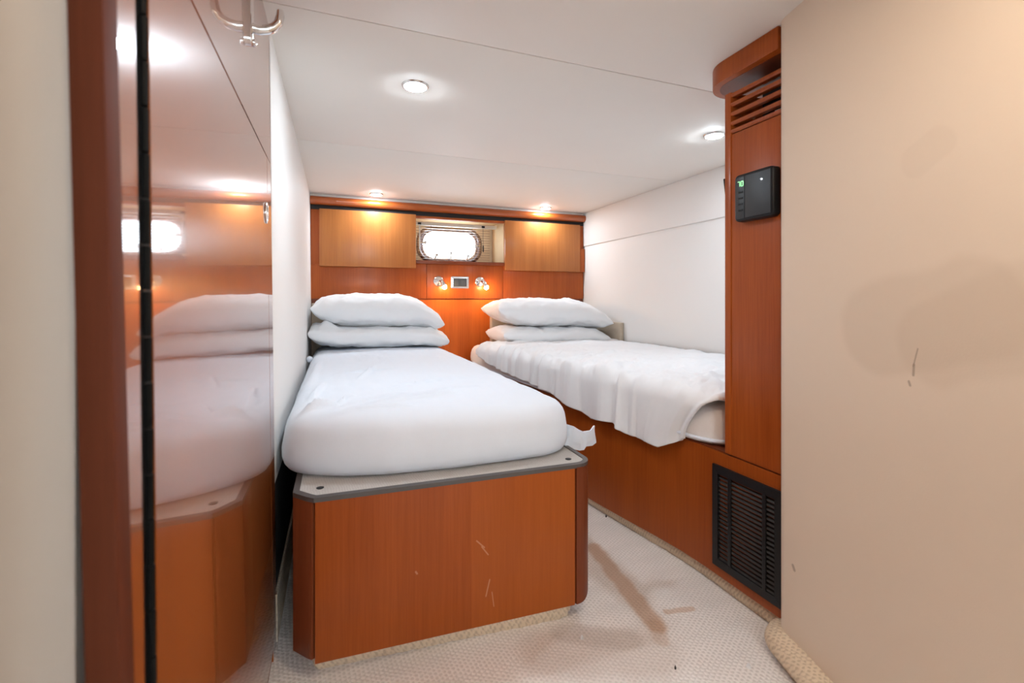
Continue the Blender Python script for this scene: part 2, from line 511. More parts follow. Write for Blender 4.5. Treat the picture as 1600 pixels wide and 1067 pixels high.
dr = structure('door_1')
on_panel(MB().box(0, 1, 0.489, 1.239, 0.03, 1.2065), -0.004, 0.0).build('leaf', M['cherry_gloss'], dr)
hg = on_panel(MB().box(0, 1, 0.460, 0.488, 0.02, 1.208), -0.004, -0.0012).build('hinge_leaf', M['hinge'], dr)
me_k = None
z = 0.03
while z < 1.19:
    if me_k is None:
        k = MB().lathe([(0.0032, 0.0006), (0.0038, 0.0014), (0.0038, 0.0368), (0.0032, 0.0376)], (0, 0, 0), 'Z', 10).build('knuckle', M['hinge'], hg, smooth=True)
        me_k = k.data
    else:
        k = bpy.data.objects.new('knuckle', me_k); COL.objects.link(k); k.parent = hg
    k.location = (panel_x(z) - 0.0005, 0.474, z)
    z += 0.0385
rg = MB()
rg.rings([[(0.0015 + 0.0025 * math.sin(b), (0.0165 + 0.0035 * math.cos(b)) * math.cos(a), (0.0215 + 0.0035 * math.cos(b)) * math.sin(a)) for b in (2 * PI * j / 8 for j in range(8))] for a in (2 * PI * i / 24 for i in range(24))], True, loop=True)
rg.map(lambda p: (p.x + panel_x(1.07), p.y + 1.213, p.z + 1.07)).build('latch_ring', M['chrome'], dr, smooth=True, angle=80)
MB().lathe([(0.015, 0.0002), (0.015, 0.001), (0.004, 0.0012)], (panel_x(1.07), 1.213, 1.07), 'X', 20).build('latch_cup', M['steel'], dr, smooth=True)

# ------------------------------------------------------------------ head wall
hw = structure('wall_head')
lp = [(-0.15, 0.6035), (0.6055, 1.1785), (1.1805, 1.866)]
for (a, b) in lp:
    MB().box(a, b, HEAD - 0.012, HEAD + 0.02, 0.872, 1.118).build('panel', M['cherry'], hw, 0.0015)
MB().box(-0.15, 1.866, HEAD - 0.002, HEAD + 0.02, 0.858, 0.872).build('seam_strip', M['cherry_dark'], hw)  # dark wood strip along the seam below the panels
MB().box(0.50, 1.22, HEAD - 0.003, HEAD + 0.02, 0.0, 0.867).build('center_panel', M['cherry_center'], hw, 0.001)
MB().box(-0.2, 0.505, HEAD + 0.005, HEAD + 0.03, 0, 0.86).build('side_backing', M['cherry_dark'], hw)
MB().box(1.215, 1.9, HEAD + 0.005, HEAD + 0.03, 0, 0.86).build('side_backing', M['cherry_dark'], hw)

# rounded wooden cornice over the cabinets with a black gap beneath
t1 = MB()
prof = [(0.05, 1.538), (0.0, 1.538)] + [(-0.03 * math.sin(a) - 0.004, 1.511 + 0.027 * math.cos(a)) for a in (PI * i / 10 for i in range(11))] + [(0.0, 1.484), (0.05, 1.484)]
t1.rings([[(x, HEAD - 0.03 + y, zz) for y, zz in prof] for x in (-0.152, 1.866)], True, True, True)
t1.build('trim_1', M['varnish'], smooth=True, angle=50)['kind'] = 'structure'
MB().box(-0.152, 1.866, HEAD - 0.025, HEAD + 0.05, 1.536, CEIL).build('trim_2', M['ceiling'])['kind'] = 'structure'
MB().box(-0.15, 1.864, HEAD - 0.022, HEAD + 0.05, 1.4555, 1.486).build('trim_3', M['charcoal'])['kind'] = 'structure'

def cabinet(x0, x1, dx0, dx1, label, inner_left):
    t = thing('overhead_cabinet', ((x0 + x1) / 2, HEAD + 0.1, 1.083), label, 'cabinet', 'overhead cabinets on the head wall')
    ib = MB().box(x0, x1, HEAD - 0.016, HULL - 0.01, 1.098, 1.456)
    ib.build('body', M['cherry'], t, 0.0015)
    if inner_left: MB().box(x0 - 0.004, x0, HEAD - 0.01, HULL - 0.012, 1.142, 1.455).build('inner_side', M['recess_wood'], t)
    else: MB().box(x1, x1 + 0.004, HEAD - 0.01, HULL - 0.012, 1.142, 1.455).build('inner_side', M['recess_wood'], t)
    MB().box(dx0, dx1, HEAD - 0.038, HEAD - 0.017, 1.085, 1.4585).build('door', M['cherry_light'], t, 0.0015)
    return t
ca = cabinet(-0.15, 0.526, -0.098, 0.525, 'cherry overhead cabinet with flat door above the bed by the cream wall and coat hook', False)
cb = cabinet(1.188, 1.864, 1.187, 1.822, 'cherry overhead cabinet with flat door right of the porthole blind', True)
MB().box(1.824, 1.866, HEAD - 0.034, HEAD - 0.017, 1.085, 1.27).build('end_block', M['cherry'], cb, 0.001)

# hull behind the recess with the porthole cut out
hull = structure('wall_hull')
PX, PZ = 0.838, 1.288
hole = rrect(0.232, 0.112, 0.095, 8)
outer = []
for x, z in hole:
    a = math.atan2(z / 0.2, x / 0.36)
    cx, cz = math.cos(a), math.sin(a)
    k = 1 / max(abs(cx), abs(cz))
    outer.append((cx * k * 0.36, cz * k * 0.2))
h = MB()
h.rings([[(PX + x, HULL + 0.02, PZ + z) for x, z in outer], [(PX + x, HULL, PZ + z) for x, z in outer], [(PX + x, HULL, PZ + z) for x, z in hole], [(PX + x, HULL + 0.02, PZ + z) for x, z in hole]], True, loop=True)
h.build('liner', M['liner'], hull)
MB().box(0.48, 1.2, HEAD + 0.02, HULL + 0.02, 1.456, 1.47).build('recess_top', M['recess_wood'], hull)
MB().box(0.526, 1.186, HEAD - 0.03, HULL, 1.117, 1.142).build('window_sill', M['cherry_dark'], hull, 0.002)
MB().box(0.526, 1.188, HEAD - 0.018, HEAD + 0.01, 1.438, 1.457).build('recess_rail', M['cherry'], hull, 0.001)
for nm, bx in (('hull_side', (-1.2, 0.49, HULL + 0.02, HULL + 0.05, 0, CEIL)), ('hull_side', (1.19, 2.2, HULL + 0.02, HULL + 0.05, 0, CEIL)),
               ('hull_bottom', (0.49, 1.19, HULL + 0.02, HULL + 0.05, 0, 1.12)), ('hull_top', (0.49, 1.19, HULL + 0.02, HULL + 0.05, 1.46, CEIL))):
    MB().box(*bx).build(nm, M['cream'], hull)

win = structure('window_1', (PX, HULL, PZ))
fr = MB()
nh = len(hole)
fo, fi = rrect(0.262, 0.139, 0.115, 8), rrect(0.202, 0.096, 0.08, 8)
prof = [(0, 0.0), (0.12, -0.014), (0.4, -0.022), (0.7, -0.02), (0.95, -0.008), (1, 0.02)]
fr.rings([[(PX + fo[i][0] + (fi[i][0] - fo[i][0]) * t, HULL + dy, PZ + fo[i][1] + (fi[i][1] - fo[i][1]) * t) for i in range(nh)] for t, dy in prof], True)
fr.build('frame', M['porthole'], win, smooth=True, angle=60)
MB().add([(PX + x, HULL + 0.008, PZ + z) for x, z in rrect(0.23, 0.11, 0.09, 8)], [tuple(range(nh))]).build('pane', M['glass'], win)
for (dx, dz, vert) in ((0.0, -0.115, 1), (-0.125, -0.112, 1), (0.125, -0.112, 1), (-0.235, 0.01, 0), (0.235, 0.0, 0)):
    lt = MB()
    ex = (0, 0.05) if vert and dx == 0 else ((0.012, 0.03) if vert else (0.035 * (1 if dx < 0 else -1), 0))
    lt.tube([(PX + dx, HULL - 0.03, PZ + dz), (PX + dx + ex[0], HULL - 0.04, PZ + dz + ex[1])], 0.006, 8)
    lt.lathe([(0.010, -0.052), (0.013, -0.048), (0.013, -0.034), (0.008, -0.03)], (PX + dx + ex[0], HULL, PZ + dz + ex[1]), 'Y', 12)
    lt.build('latch', M['steel'], win, smooth=True)

# ------------------------------------------------------------------ blind in the recess
BY = 3.43
vb = thing('venetian_blind', (0.84, BY, 1.142), 'thin slatted venetian blind hanging in front of the bright porthole', 'blind')
MB().box(0.534, 1.176, BY - 0.014, BY + 0.014, 1.412, 1.436).build('headrail', M['cream'], vb, 0.002)
me_s = None
for i in range(13):
    if me_s is None:
        s = MB().rings([[(x, BY + y, zz) for y, zz in ((-0.0095, 0.0), (0, 0.0024), (0.0095, 0.0), (0, 0.0008))] for x in (0.534, 1.12)], True, True, True).build('slat', M['blind'], vb)
        me_s = s.data
    else:
        s = bpy.data.objects.new('slat', me_s); COL.objects.link(s); s.parent = vb
    s.location.z = 1.168 + i * 0.0187
MB().box(0.534, 1.12, BY - 0.011, BY + 0.011, 1.1445, 1.152).build('bottom_rail', M['recess_wood'], vb, 0.001)
for x in (0.66, 0.975, 1.063):
    MB().tube([(x, BY - 0.012, 1.412), (x, BY - 0.012, 1.15 if x < 1 else 1.28)], 0.0011, 6).build('cord', M['cord'], vb)
MB().lathe([(0.003, 1.415), (0.0045, 1.41), (0.0045, 1.24), (0.003, 1.235)], (0.575, BY - 0.022, 0), 'Z', 10).build('tilt_wand', M['white_plastic'], vb, smooth=True)
MB().lathe([(0.002, 1.285), (0.005, 1.275), (0.0055, 1.235), (0.003, 1.23)], (1.063, BY - 0.014, 0), 'Z', 10).build('tassel', M['cord'], vb, smooth=True)
for x in (0.575, 1.063):
    MB().box(x - 0.012, x + 0.012, BY - 0.02, BY - 0.013, 1.415, 1.43).build('bracket', M['black'], vb, 0.001)

# ------------------------------------------------------------------ reading lamps and switch plate
def reading_lamp(x, z, label):
    t = thing('reading_lamp', (x, HEAD - 0.012, z), label, 'lamp', 'reading lamps over the nightstand')
    y = HEAD - 0.012
    MB().lathe([(0.036, 0.0), (0.037, -0.004), (0.033, -0.009), (0.024, -0.012), (0.012, -0.016), (0.010, -0.018)], (x, y, z), 'Y', 28).build('wall_plate', M['chrome'], t, smooth=True, angle=50)
    MB().tube([(x, y - 0.012, z), (x + 0.003, y - 0.04, z), (x + 0.008, y - 0.058, z - 0.004), (x + 0.011, y - 0.064, z - 0.014)], 0.0085, 12).build('arm', M['chrome'], t, smooth=True)
    d = Vector((0.018, -0.012, -0.05)).normalized()
    p = Vector((x + 0.010, y - 0.063, z + 0.004))
    sh = MB().tube([p, p + d * 0.006, p + d * 0.03, p + d * 0.042], [0.006, 0.013, 0.0155, 0.0175], 16, False).build('lamp_head', M['chrome'], t, smooth=True, angle=60)
    q = p + d * 0.05
    b = MB()
    b.rings([[q + Vector((math.cos(a) * math.sin(e) * 0.0165, math.sin(a) * math.sin(e) * 0.0165, math.cos(e) * 0.0165)) for a in (2 * PI * k / 16 for k in range(16))] for e in (PI * j / 10 for j in range(11))], True)
    b.build('bulb', M['bulb'], sh, smooth=True, angle=90)
reading_lamp(0.690, 0.996, 'chrome reading lamp with lit bulb at left of the switch plate')
reading_lamp(0.998, 0.996, 'chrome reading lamp with lit bulb between the switch plate and the bed by the pillar')

sw = thing('switch_plate', (0.845, HEAD - 0.012, 0.945), 'rectangular silver framed switch plate with dark centre between two reading lamps', 'switch')
y = HEAD - 0.012
fp = rrect(0.066, 0.042, 0.005, 3); f2 = rrect(0.049, 0.029, 0.003, 3)
fb = MB().rings([[(0.845 + a, y + d, 0.989 + b) for a, b in o] for o, d in ((fp, 0), (fp, -0.007), (f2, -0.009), (f2, -0.002))], True)
fb.build('frame', M['steel'], sw)
ins = MB().box(0.797, 0.893, y - 0.005, y - 0.001, 0.961, 1.017).build('insert', M['switch'], sw, 0.001)
for dx in (-0.026, 0.026):
    MB().box(0.845 + dx - 0.017, 0.845 + dx + 0.017, y - 0.009, y - 0.005, 0.97, 1.008).build('rocker', M['switch'], ins, 0.002)

# ------------------------------------------------------------------ padded headboards
def headboard(x0, x1, label):
    t = thing('headboard_pad', ((x0 + x1) / 2, HEAD - 0.03, 0.43), label, 'headboard', 'padded headboards')
    MB().box(x0, x1, HEAD - 0.05, HEAD - 0.001, 0.43, 0.842).build('cushion', M['pad'], t, 0.012, 4)
    return t
headboard(-0.144, 0.50, 'beige padded headboard behind the pillows by the cream left wall')
hb = headboard(1.075, 1.862, 'beige padded headboard behind the pillows by the right wall ledge')
bo = MB().box(1.838, 1.871, 2.73, HEAD - 0.055, 0.553, 0.705).build('side_bolster', M['pad'], None, 0.008, 3)
tag(bo, 'beige upholstered strip on the right wall beside the pillow stack', 'bolster')

# ------------------------------------------------------------------ bed bases
lb = thing('bed_base', (0.3, 2.2, 0), 'cherry bed plinth with carpeted top standing free beside the aisle', 'bed base')
out_l = [(-0.092, 3.28), (-0.092, 1.185)] + [(-0.060, 1.147), (-0.045, 1.134)] + [(0.61, 1.112)] + arc(0.618, 1.160, 0.048, -85, -5, 6) + [(0.668, 3.28)]
out_l = out_l[::1]
def shrink(pts, d):
    n = len(pts); r = []
    for i in range(n):
        p, a, b = Vector(pts[i]), Vector(pts[i - 1]), Vector(pts[(i + 1) % n])
        n1 = (p - a).normalized(); n2 = (b - p).normalized()
        m1, m2 = Vector((-n1.y, n1.x)), Vector((-n2.y, n2.x))
        m = (m1 + m2)
        m = m / max(m.length_squared, 0.4) * 2 if m.length > 0 else m1
        r.append(tuple(p + m * d))
    return r
inner = shrink(out_l, 0.012)
MB().prism(inner, 0.05, 0.405).build('carcass', M['cherry_dark'], lb)
def wall_strip(pts, z0, z1, th, name, mat, parent, bevel=0.002):
    a = [Vector(p) for p in pts]
    n = len(a); ins = []
    for i in range(n):
        t = (a[min(i + 1, n - 1)] - a[max(i - 1, 0)]).normalized()
        ins.append(a[i] + Vector((-t.y, t.x)) * th)
    MB().prism([tuple(p) for p in a] + [tuple(p) for p in reversed(ins)], z0, z1).build(name, mat, parent, bevel)
# front board with a rounded lower outer corner
fb = MB()
fx0, fx1 = -0.043, 0.606
def fy(x): return 1.134 + (1.112 - 1.134) * (x + 0.045) / 0.655
fb.add([(x, fy(x) + dy, z) for dy in (0, 0.015) for (x, z) in ((fx0, 0.047), (fx1, 0.042), (fx1, 0.413), (fx0, 0.413))], [(0, 1, 2, 3), (7, 6, 5, 4), (0, 4, 5, 1), (1, 5, 6, 2), (2, 6, 7, 3), (3, 7, 4, 0)])
fb.build('front_board', M['cherry_front'], lb, 0.0015)
wall_strip([(-0.092, 1.30), (-0.092, 1.185), (-0.060, 1.147), (-0.049, 1.1375)], 0.055, 0.413, 0.015, 'corner_post', M['cherry_dark'], lb)
rc = MB()
pts = [(0.611, 1.1115)] + arc(0.618, 1.160, 0.048, -85, 0, 8) + [(0.666, 1.24)]
rows = []
for (x, yy) in pts:
    t = max(0.0, min(1.0, (x - 0.611) / 0.055))
    zb = 0.043 + 0.028 * t ** 3
    rows.append([(x, yy, zb), (x, yy, 0.413), (x - 0.012 * (0.3 + t * 0.7), yy + 0.012, 0.413), (x - 0.012 * (0.3 + t * 0.7), yy + 0.012, zb)])
rc.rings(rows, True, True, True)
rc.build('corner_post', M['cherry_dark'], lb, smooth=True, angle=50)
MB().box(0.652, 0.666, 1.24, 3.28, 0.06, 0.413).build('side_board', M['cherry'], lb, 0.001)
e_in = shrink(out_l, 0.014)
eb = MB().rings([[(x, yy, z) for x, yy in o] for o, z in ((out_l, 0.411), (out_l, 0.4215), (e_in, 0.4225), (e_in, 0.411))], True, loop=True)
eb.build('metal_edging', M['edge_metal'], lb)
MB().prism(e_in, 0.40, 0.4195).build('top_board', M['board_carpet'], lb)
for (x, yy) in ((-0.034, 1.196), (0.612, 1.163)):
    MB().lathe([(0.0085, 0.4196), (0.009, 0.4206), (0.005, 0.4212)], (x, yy, 0), 'Z', 14).build('fixing_hole', M['black'], lb)
# carpeted kick
kp = [(-0.07, 3.2), (-0.07, 1.24), (-0.048, 1.176), (-0.04, 1.170), (0.57, 1.122), (0.598, 1.127), (0.605, 1.15), (0.605, 3.2)]
kr = []
dense = []
for (a, b) in zip(kp, kp[1:]):
    n = max(1, int(math.dist(a, b) / 0.012)) if a[1] < 1.3 and b[1] < 1.3 else 30
    dense += [(a[0] + (b[0] - a[0]) * i / n, a[1] + (b[1] - a[1]) * i / n) for i in range(n)]
dense.append(kp[-1])
for i, (x, yy) in enumerate(dense):
    a, b = Vector(dense[max(i - 1, 0)]), Vector(dense[min(i + 1, len(dense) - 1)])
    t = (b - a).normalized(); o = Vector((t.y, -t.x))
    kr.append([(x + o.x * (0.010 * math.sin(PI * k / 8) - 0.010 + 0.003 * fbm(x * 60, yy * 60, k * 0.9)), yy + o.y * (0.010 * math.sin(PI * k / 8) - 0.010 + 0.003 * fbm(x * 60, yy * 60, k * 0.9)), 0.06 * k / 8) for k in range(9)])
MB().rings(kr, False).build('carpet_kick', M['kick_carpet'], lb, smooth=True, angle=80)

# right-hand base along the hull
XF = [(0.78, 1.066), (0.95, 1.062), (1.12, 1.060), (1.22, 1.055), (1.32, 1.042), (1.5, 1.013), (1.63, 0.993), (1.75, 0.978), (1.95, 0.952), (2.3, 0.915), (2.65, 0.892), (2.9, 0.882), (3.29, 0.878)]
def xf(y): return lerp_table(XF, y)
rb = thing('bed_base', (1.4, 2.1, 0), 'long built-in cherry bed base with black louvred vent under the pillar', 'bed base')
st = [0.849, 0.95, 1.12, 1.22, 1.32, 1.4, 1.5, 1.63, 1.75, 1.95, 2.3, 2.65, 2.9, 3.28]
def zb(y): return 0.052 - 0.012 * smooth_step(0.9, 1.8, y)
fr = MB().rings([[(xf(y), y, zb(y)), (xf(y), y, 0.418), (xf(y) + 0.018, y, 0.418), (xf(y) + 0.018, y, zb(y))] for y in st], True, True, True)
fr.build('front_board', M['cherry_long'], rb, smooth=True, angle=40)
tb = MB().rings([[(xf(y) + 0.004, y, 0.4185), (xf(y) + 0.004, y, 0.4225), (1.86, y, 0.4225), (1.86, y, 0.40)] for y in st], True, True, True)
tb.build('top_board', M['cherry_dark'], rb)
kr = []
for i in range(90):
    y = 0.865 + 2.38 * i / 89
    kr.append([(xf(y) + 0.026 - 0.014 * math.sin(PI * k / 8) + 0.003 * fbm(y * 50, k), y, 0.062 * k / 8) for k in range(9)])
MB().rings(kr, False).build('carpet_kick', M['kick_carpet'], rb, smooth=True, angle=80)

# louvred vent set into the base
vt = thing('floor_vent', (1.055, 0.94, 0.07), 'dusty black louvred vent grille low in the cherry bed base', 'vent')
V0, V1, W0, W1 = 0.852, 1.083, 0.081, 0.379
vo = [(V0, W0), (V1, W0), (V1, W1), (V0, W1)]
vi = [(V0 + 0.022, W0 + 0.024), (V1 - 0.022, W0 + 0.024), (V1 - 0.022, W1 - 0.024), (V0 + 0.022, W1 - 0.024)]
def vx(y): return xf(y)
vf = MB().rings([[(xf(a) + d, a, b) for a, b in o] for o, d in ((vo, -0.0005), (vo, -0.008), (vi, -0.010), (vi, 0.010))], True)
vf.build('frame', M['black'], vt)
MB().box(1.068, 1.075, V0 + 0.01, V1 - 0.01, W0 + 0.01, W1 - 0.01).build('back_plate', M['charcoal'], vt)
me_l = None
for i in range(20):
    if me_l is None:
        l = MB().rings([[(1.0545, y, 0.0), (1.0575, y, 0.0045), (1.067, y, 0.0085), (1.065, y, 0.0045)] for y in (V0 + 0.021, V1 - 0.021)], True, True, True).build('louvre', M['black_dusty'], vt)
        me_l = l.data
    else:
        l = bpy.data.objects.new('louvre', me_l); COL.objects.link(l); l.parent = vt
    l.location.z = W0 + 0.026 + 0.0124 * i
for y in (0.905, 1.02):
    MB().box(1.0525, 1.058, y - 0.0055, y + 0.0055, W0 + 0.022, W1 - 0.022).build('mullion', M['black'], vt, 0.001)

# ------------------------------------------------------------------ nightstand
ns = thing('nightstand', (0.775, 3.07, 0), 'small low nightstand with pale top between the two beds', 'nightstand')
MB().box(0.690, 0.875, 2.90, 3.298, 0.0, 0.385).build('body', M['cherry'], ns, 0.002)
MB().box(0.682, 0.874, 2.868, 3.298, 0.385, 0.402).build('top', M['cream'], ns, 0.006, 3)

# ------------------------------------------------------------------ mattresses
def resample(pts, n):
    P = [Vector(p) for p in pts]; P.append(P[0])
    L = [0]
    for a, b in zip(P, P[1:]): L.append(L[-1] + (b - a).length)
    out = []; j = 0
    for i in range(n):
        s = L[-1] * i / n
        while L[j + 1] < s: j += 1
        t = (s - L[j]) / max(L[j + 1] - L[j], 1e-9)
        out.append(P[j].lerp(P[j + 1], t))
    return out

def smooth_loop(p, it):
    n = len(p)
    for _ in range(it): p = [(p[i - 1] + p[i] * 2 + p[(i + 1) % n]) / 4 for i in range(n)]
    return p

def loft_cushion(outline, prof, med, top_fn, n=460, inner=80, side_fn=None, smooth_it=10):
    o = smooth_loop(resample(outline, n), smooth_it)
    nr = []
    for i in range(n):
        t = (o[(i + 1) % n] - o[i - 1]).normalized()
        nr.append(Vector((-t.y, t.x)))
    rings = []
    for (ins, z) in prof:
        r = []
        for i in range(n):
            p = o[i] + nr[i] * ins
            if side_fn: p = p - nr[i] * side_fn(p.x, p.y, z)
            r.append((p.x, p.y, z))
        rings.append(r)
    last = [o[i] + nr[i] * prof[-1][0] for i in range(n)]
    zt = prof[-1][1]
    (m0, m1) = Vector(med[0]), Vector(med[1])
    for k in range(1, inner + 1):
        t = k / inner
        r = []
        for p in last:
            s = max(0, min(1, (p - m0).dot(m1 - m0) / (m1 - m0).length_squared))
            q = p.lerp(m0.lerp(m1, s), t)
            r.append((q.x, q.y, zt + 0.006 * t))
        rings.append(r)
    b = MB().rings(rings, True, True, False)
    tv = []
    for v in b.v:
        w = smooth_step(prof[0][1] + 0.09, zt, v.z)
        tv.append(Vector((v.x, v.y, v.z + w * top_fn(v.x, v.y))))
    b.v = tv
    return b

ML = [(-0.128, 3.22), (-0.132, 1.36), (-0.115, 1.31), (-0.06, 1.262), (0.02, 1.225), (0.12, 1.200), (0.30, 1.183), (0.47, 1.180), (0.58, 1.187), (0.645, 1.225), (0.668, 1.29), (0.662, 1.40), (0.645, 3.22)]
def top_l(x, y):
    z = 0.003 * fbm(x * 4, y * 4) + 0.0012 * fbm(x * 16, y * 5, 3)
    foot = 1 - smooth_step(1.3, 2.1, y)
    z += 0.0035 * foot * math.sin(40 * (y * 0.9 - x * 0.5) + 3 * fbm(x * 3, y * 3)) * max(0, fbm(x * 5, y * 5, 7) + 0.2)
    for a, b, w, hh in (((-0.08, 1.345), (0.0, 1.37), 0.010, 0.012), ((0.0, 1.365), (0.05, 1.50), 0.010, 0.006), ((0.02, 1.36), (0.22, 1.47), 0.009, 0.006),
                        ((0.05, 1.31), (0.36, 1.42), 0.012, 0.006), ((-0.02, 1.30), (0.20, 1.30), 0.012, 0.004), ((0.10, 1.37), (0.45, 1.52), 0.012, 0.005),
                        ((-0.075, 1.42), (-0.04, 1.75), 0.010, 0.007), ((-0.06, 1.40), (0.02, 1.42), 0.008, -0.010), ((-0.09, 1.7), (-0.07, 2.4), 0.014, 0.006),
                        ((0.15, 1.6), (0.52, 1.70), 0.010, 0.004), ((0.0, 1.95), (0.25, 2.0), 0.012, 0.004), ((0.08, 1.8), (0.16, 2.1), 0.012, 0.004)):
        z += crease(x, y, a, b, w * 0.65, hh * 2.6)
    return z
prof_l = [(0.035, 0.4225), (0.012, 0.426), (0.002, 0.438), (-0.003, 0.455), (-0.004, 0.475), (-0.002, 0.495), (0.001, 0.513), (0.005, 0.528), (0.011, 0.541), (0.019, 0.552), (0.029, 0.560), (0.041, 0.566), (0.055, 0.570), (0.070, 0.572)]
mt = thing('mattress', (0.27, 2.2, 0.4225), 'mattress in a fitted white sheet on the free standing plinth', 'mattress')
loft_cushion(ML, prof_l, ((0.26, 1.62), (0.26, 2.85)), top_l, side_fn=lambda x, y, z: 0.003 * fbm(x * 7, y * 7, z * 9) + (0.004 * math.sin(30 * (x * 0.8 - z)) * max(0, fbm(x * 5, z * 14, 2)))).build('fitted_sheet', M['sheet'], mt, smooth=True, angle=180)
# loose corner of the sheet sticking out at the foot
fl = MB()
rows = []
fo_ = [(0.655, 0.490, 0.412), (0.675, 0.484, 0.409), (0.700, 0.468, 0.405), (0.716, 0.460, 0.405), (0.732, 0.466, 0.409), (0.748, 0.476, 0.413), (0.757, 0.474, 0.424)]
for i, (x, zt, zb_) in enumerate(fo_):
    rows.append([(x, 1.262 + 0.010 * math.sin(i * 1.9 + k * 0.5) - 0.01 * (k / 6), zb_ + (zt - zb_) * k / 6) for k in range(7)])
back = [[(p[0], p[1] + 0.006, p[2]) for p in r] for r in rows]
fl.rings([r + list(reversed(q)) for r, q in zip(rows, back)], True, True, True)
fl.build('sheet_corner', M['sheet'], mt, smooth=True, angle=60)
MB().lathe([(0.004, -0.018), (0.014, -0.012), (0.017, 0.0), (0.013, 0.012), (0.003, 0.016)], (-0.128, 2.70, 0.548), 'Z', 14).build('sheet_tuck', M['sheet'], mt, smooth=True, angle=90)

MR = [(1.845, 3.23), (0.900, 3.23)] + [(xf(y) - 0.012, y) for y in (2.9, 2.65, 2.3, 1.95, 1.75, 1.63, 1.5, 1.32, 1.22, 1.15)] + [(1.085, 1.075), (1.12, 1.058), (1.845, 1.055)]
mr = thing('mattress', (1.4, 2.1, 0.4225), 'mattress under the rumpled duvet on the built-in base', 'mattress')
prof_r = [(0.03, 0.4225), (0.008, 0.426), (0.0, 0.438), (-0.003, 0.46), (0.0, 0.49), (0.008, 0.515), (0.022, 0.532), (0.045, 0.542), (0.08, 0.546)]
cov = loft_cushion(MR, prof_r, ((1.42, 1.55), (1.40, 2.8)), lambda x, y: 0.002 * fbm(x * 5, y * 5), n=220, inner=12, smooth_it=5).build('cover', M['mattress'], mr, smooth=True, angle=180)
pp = smooth_loop(resample(MR, 220), 5)
MB().tube([(p.x, p.y, 0.438) for p in pp if p.y < 3.1 and p.x < 1.5], 0.006, 8).build('piping', M['sheet'], cov, smooth=True)

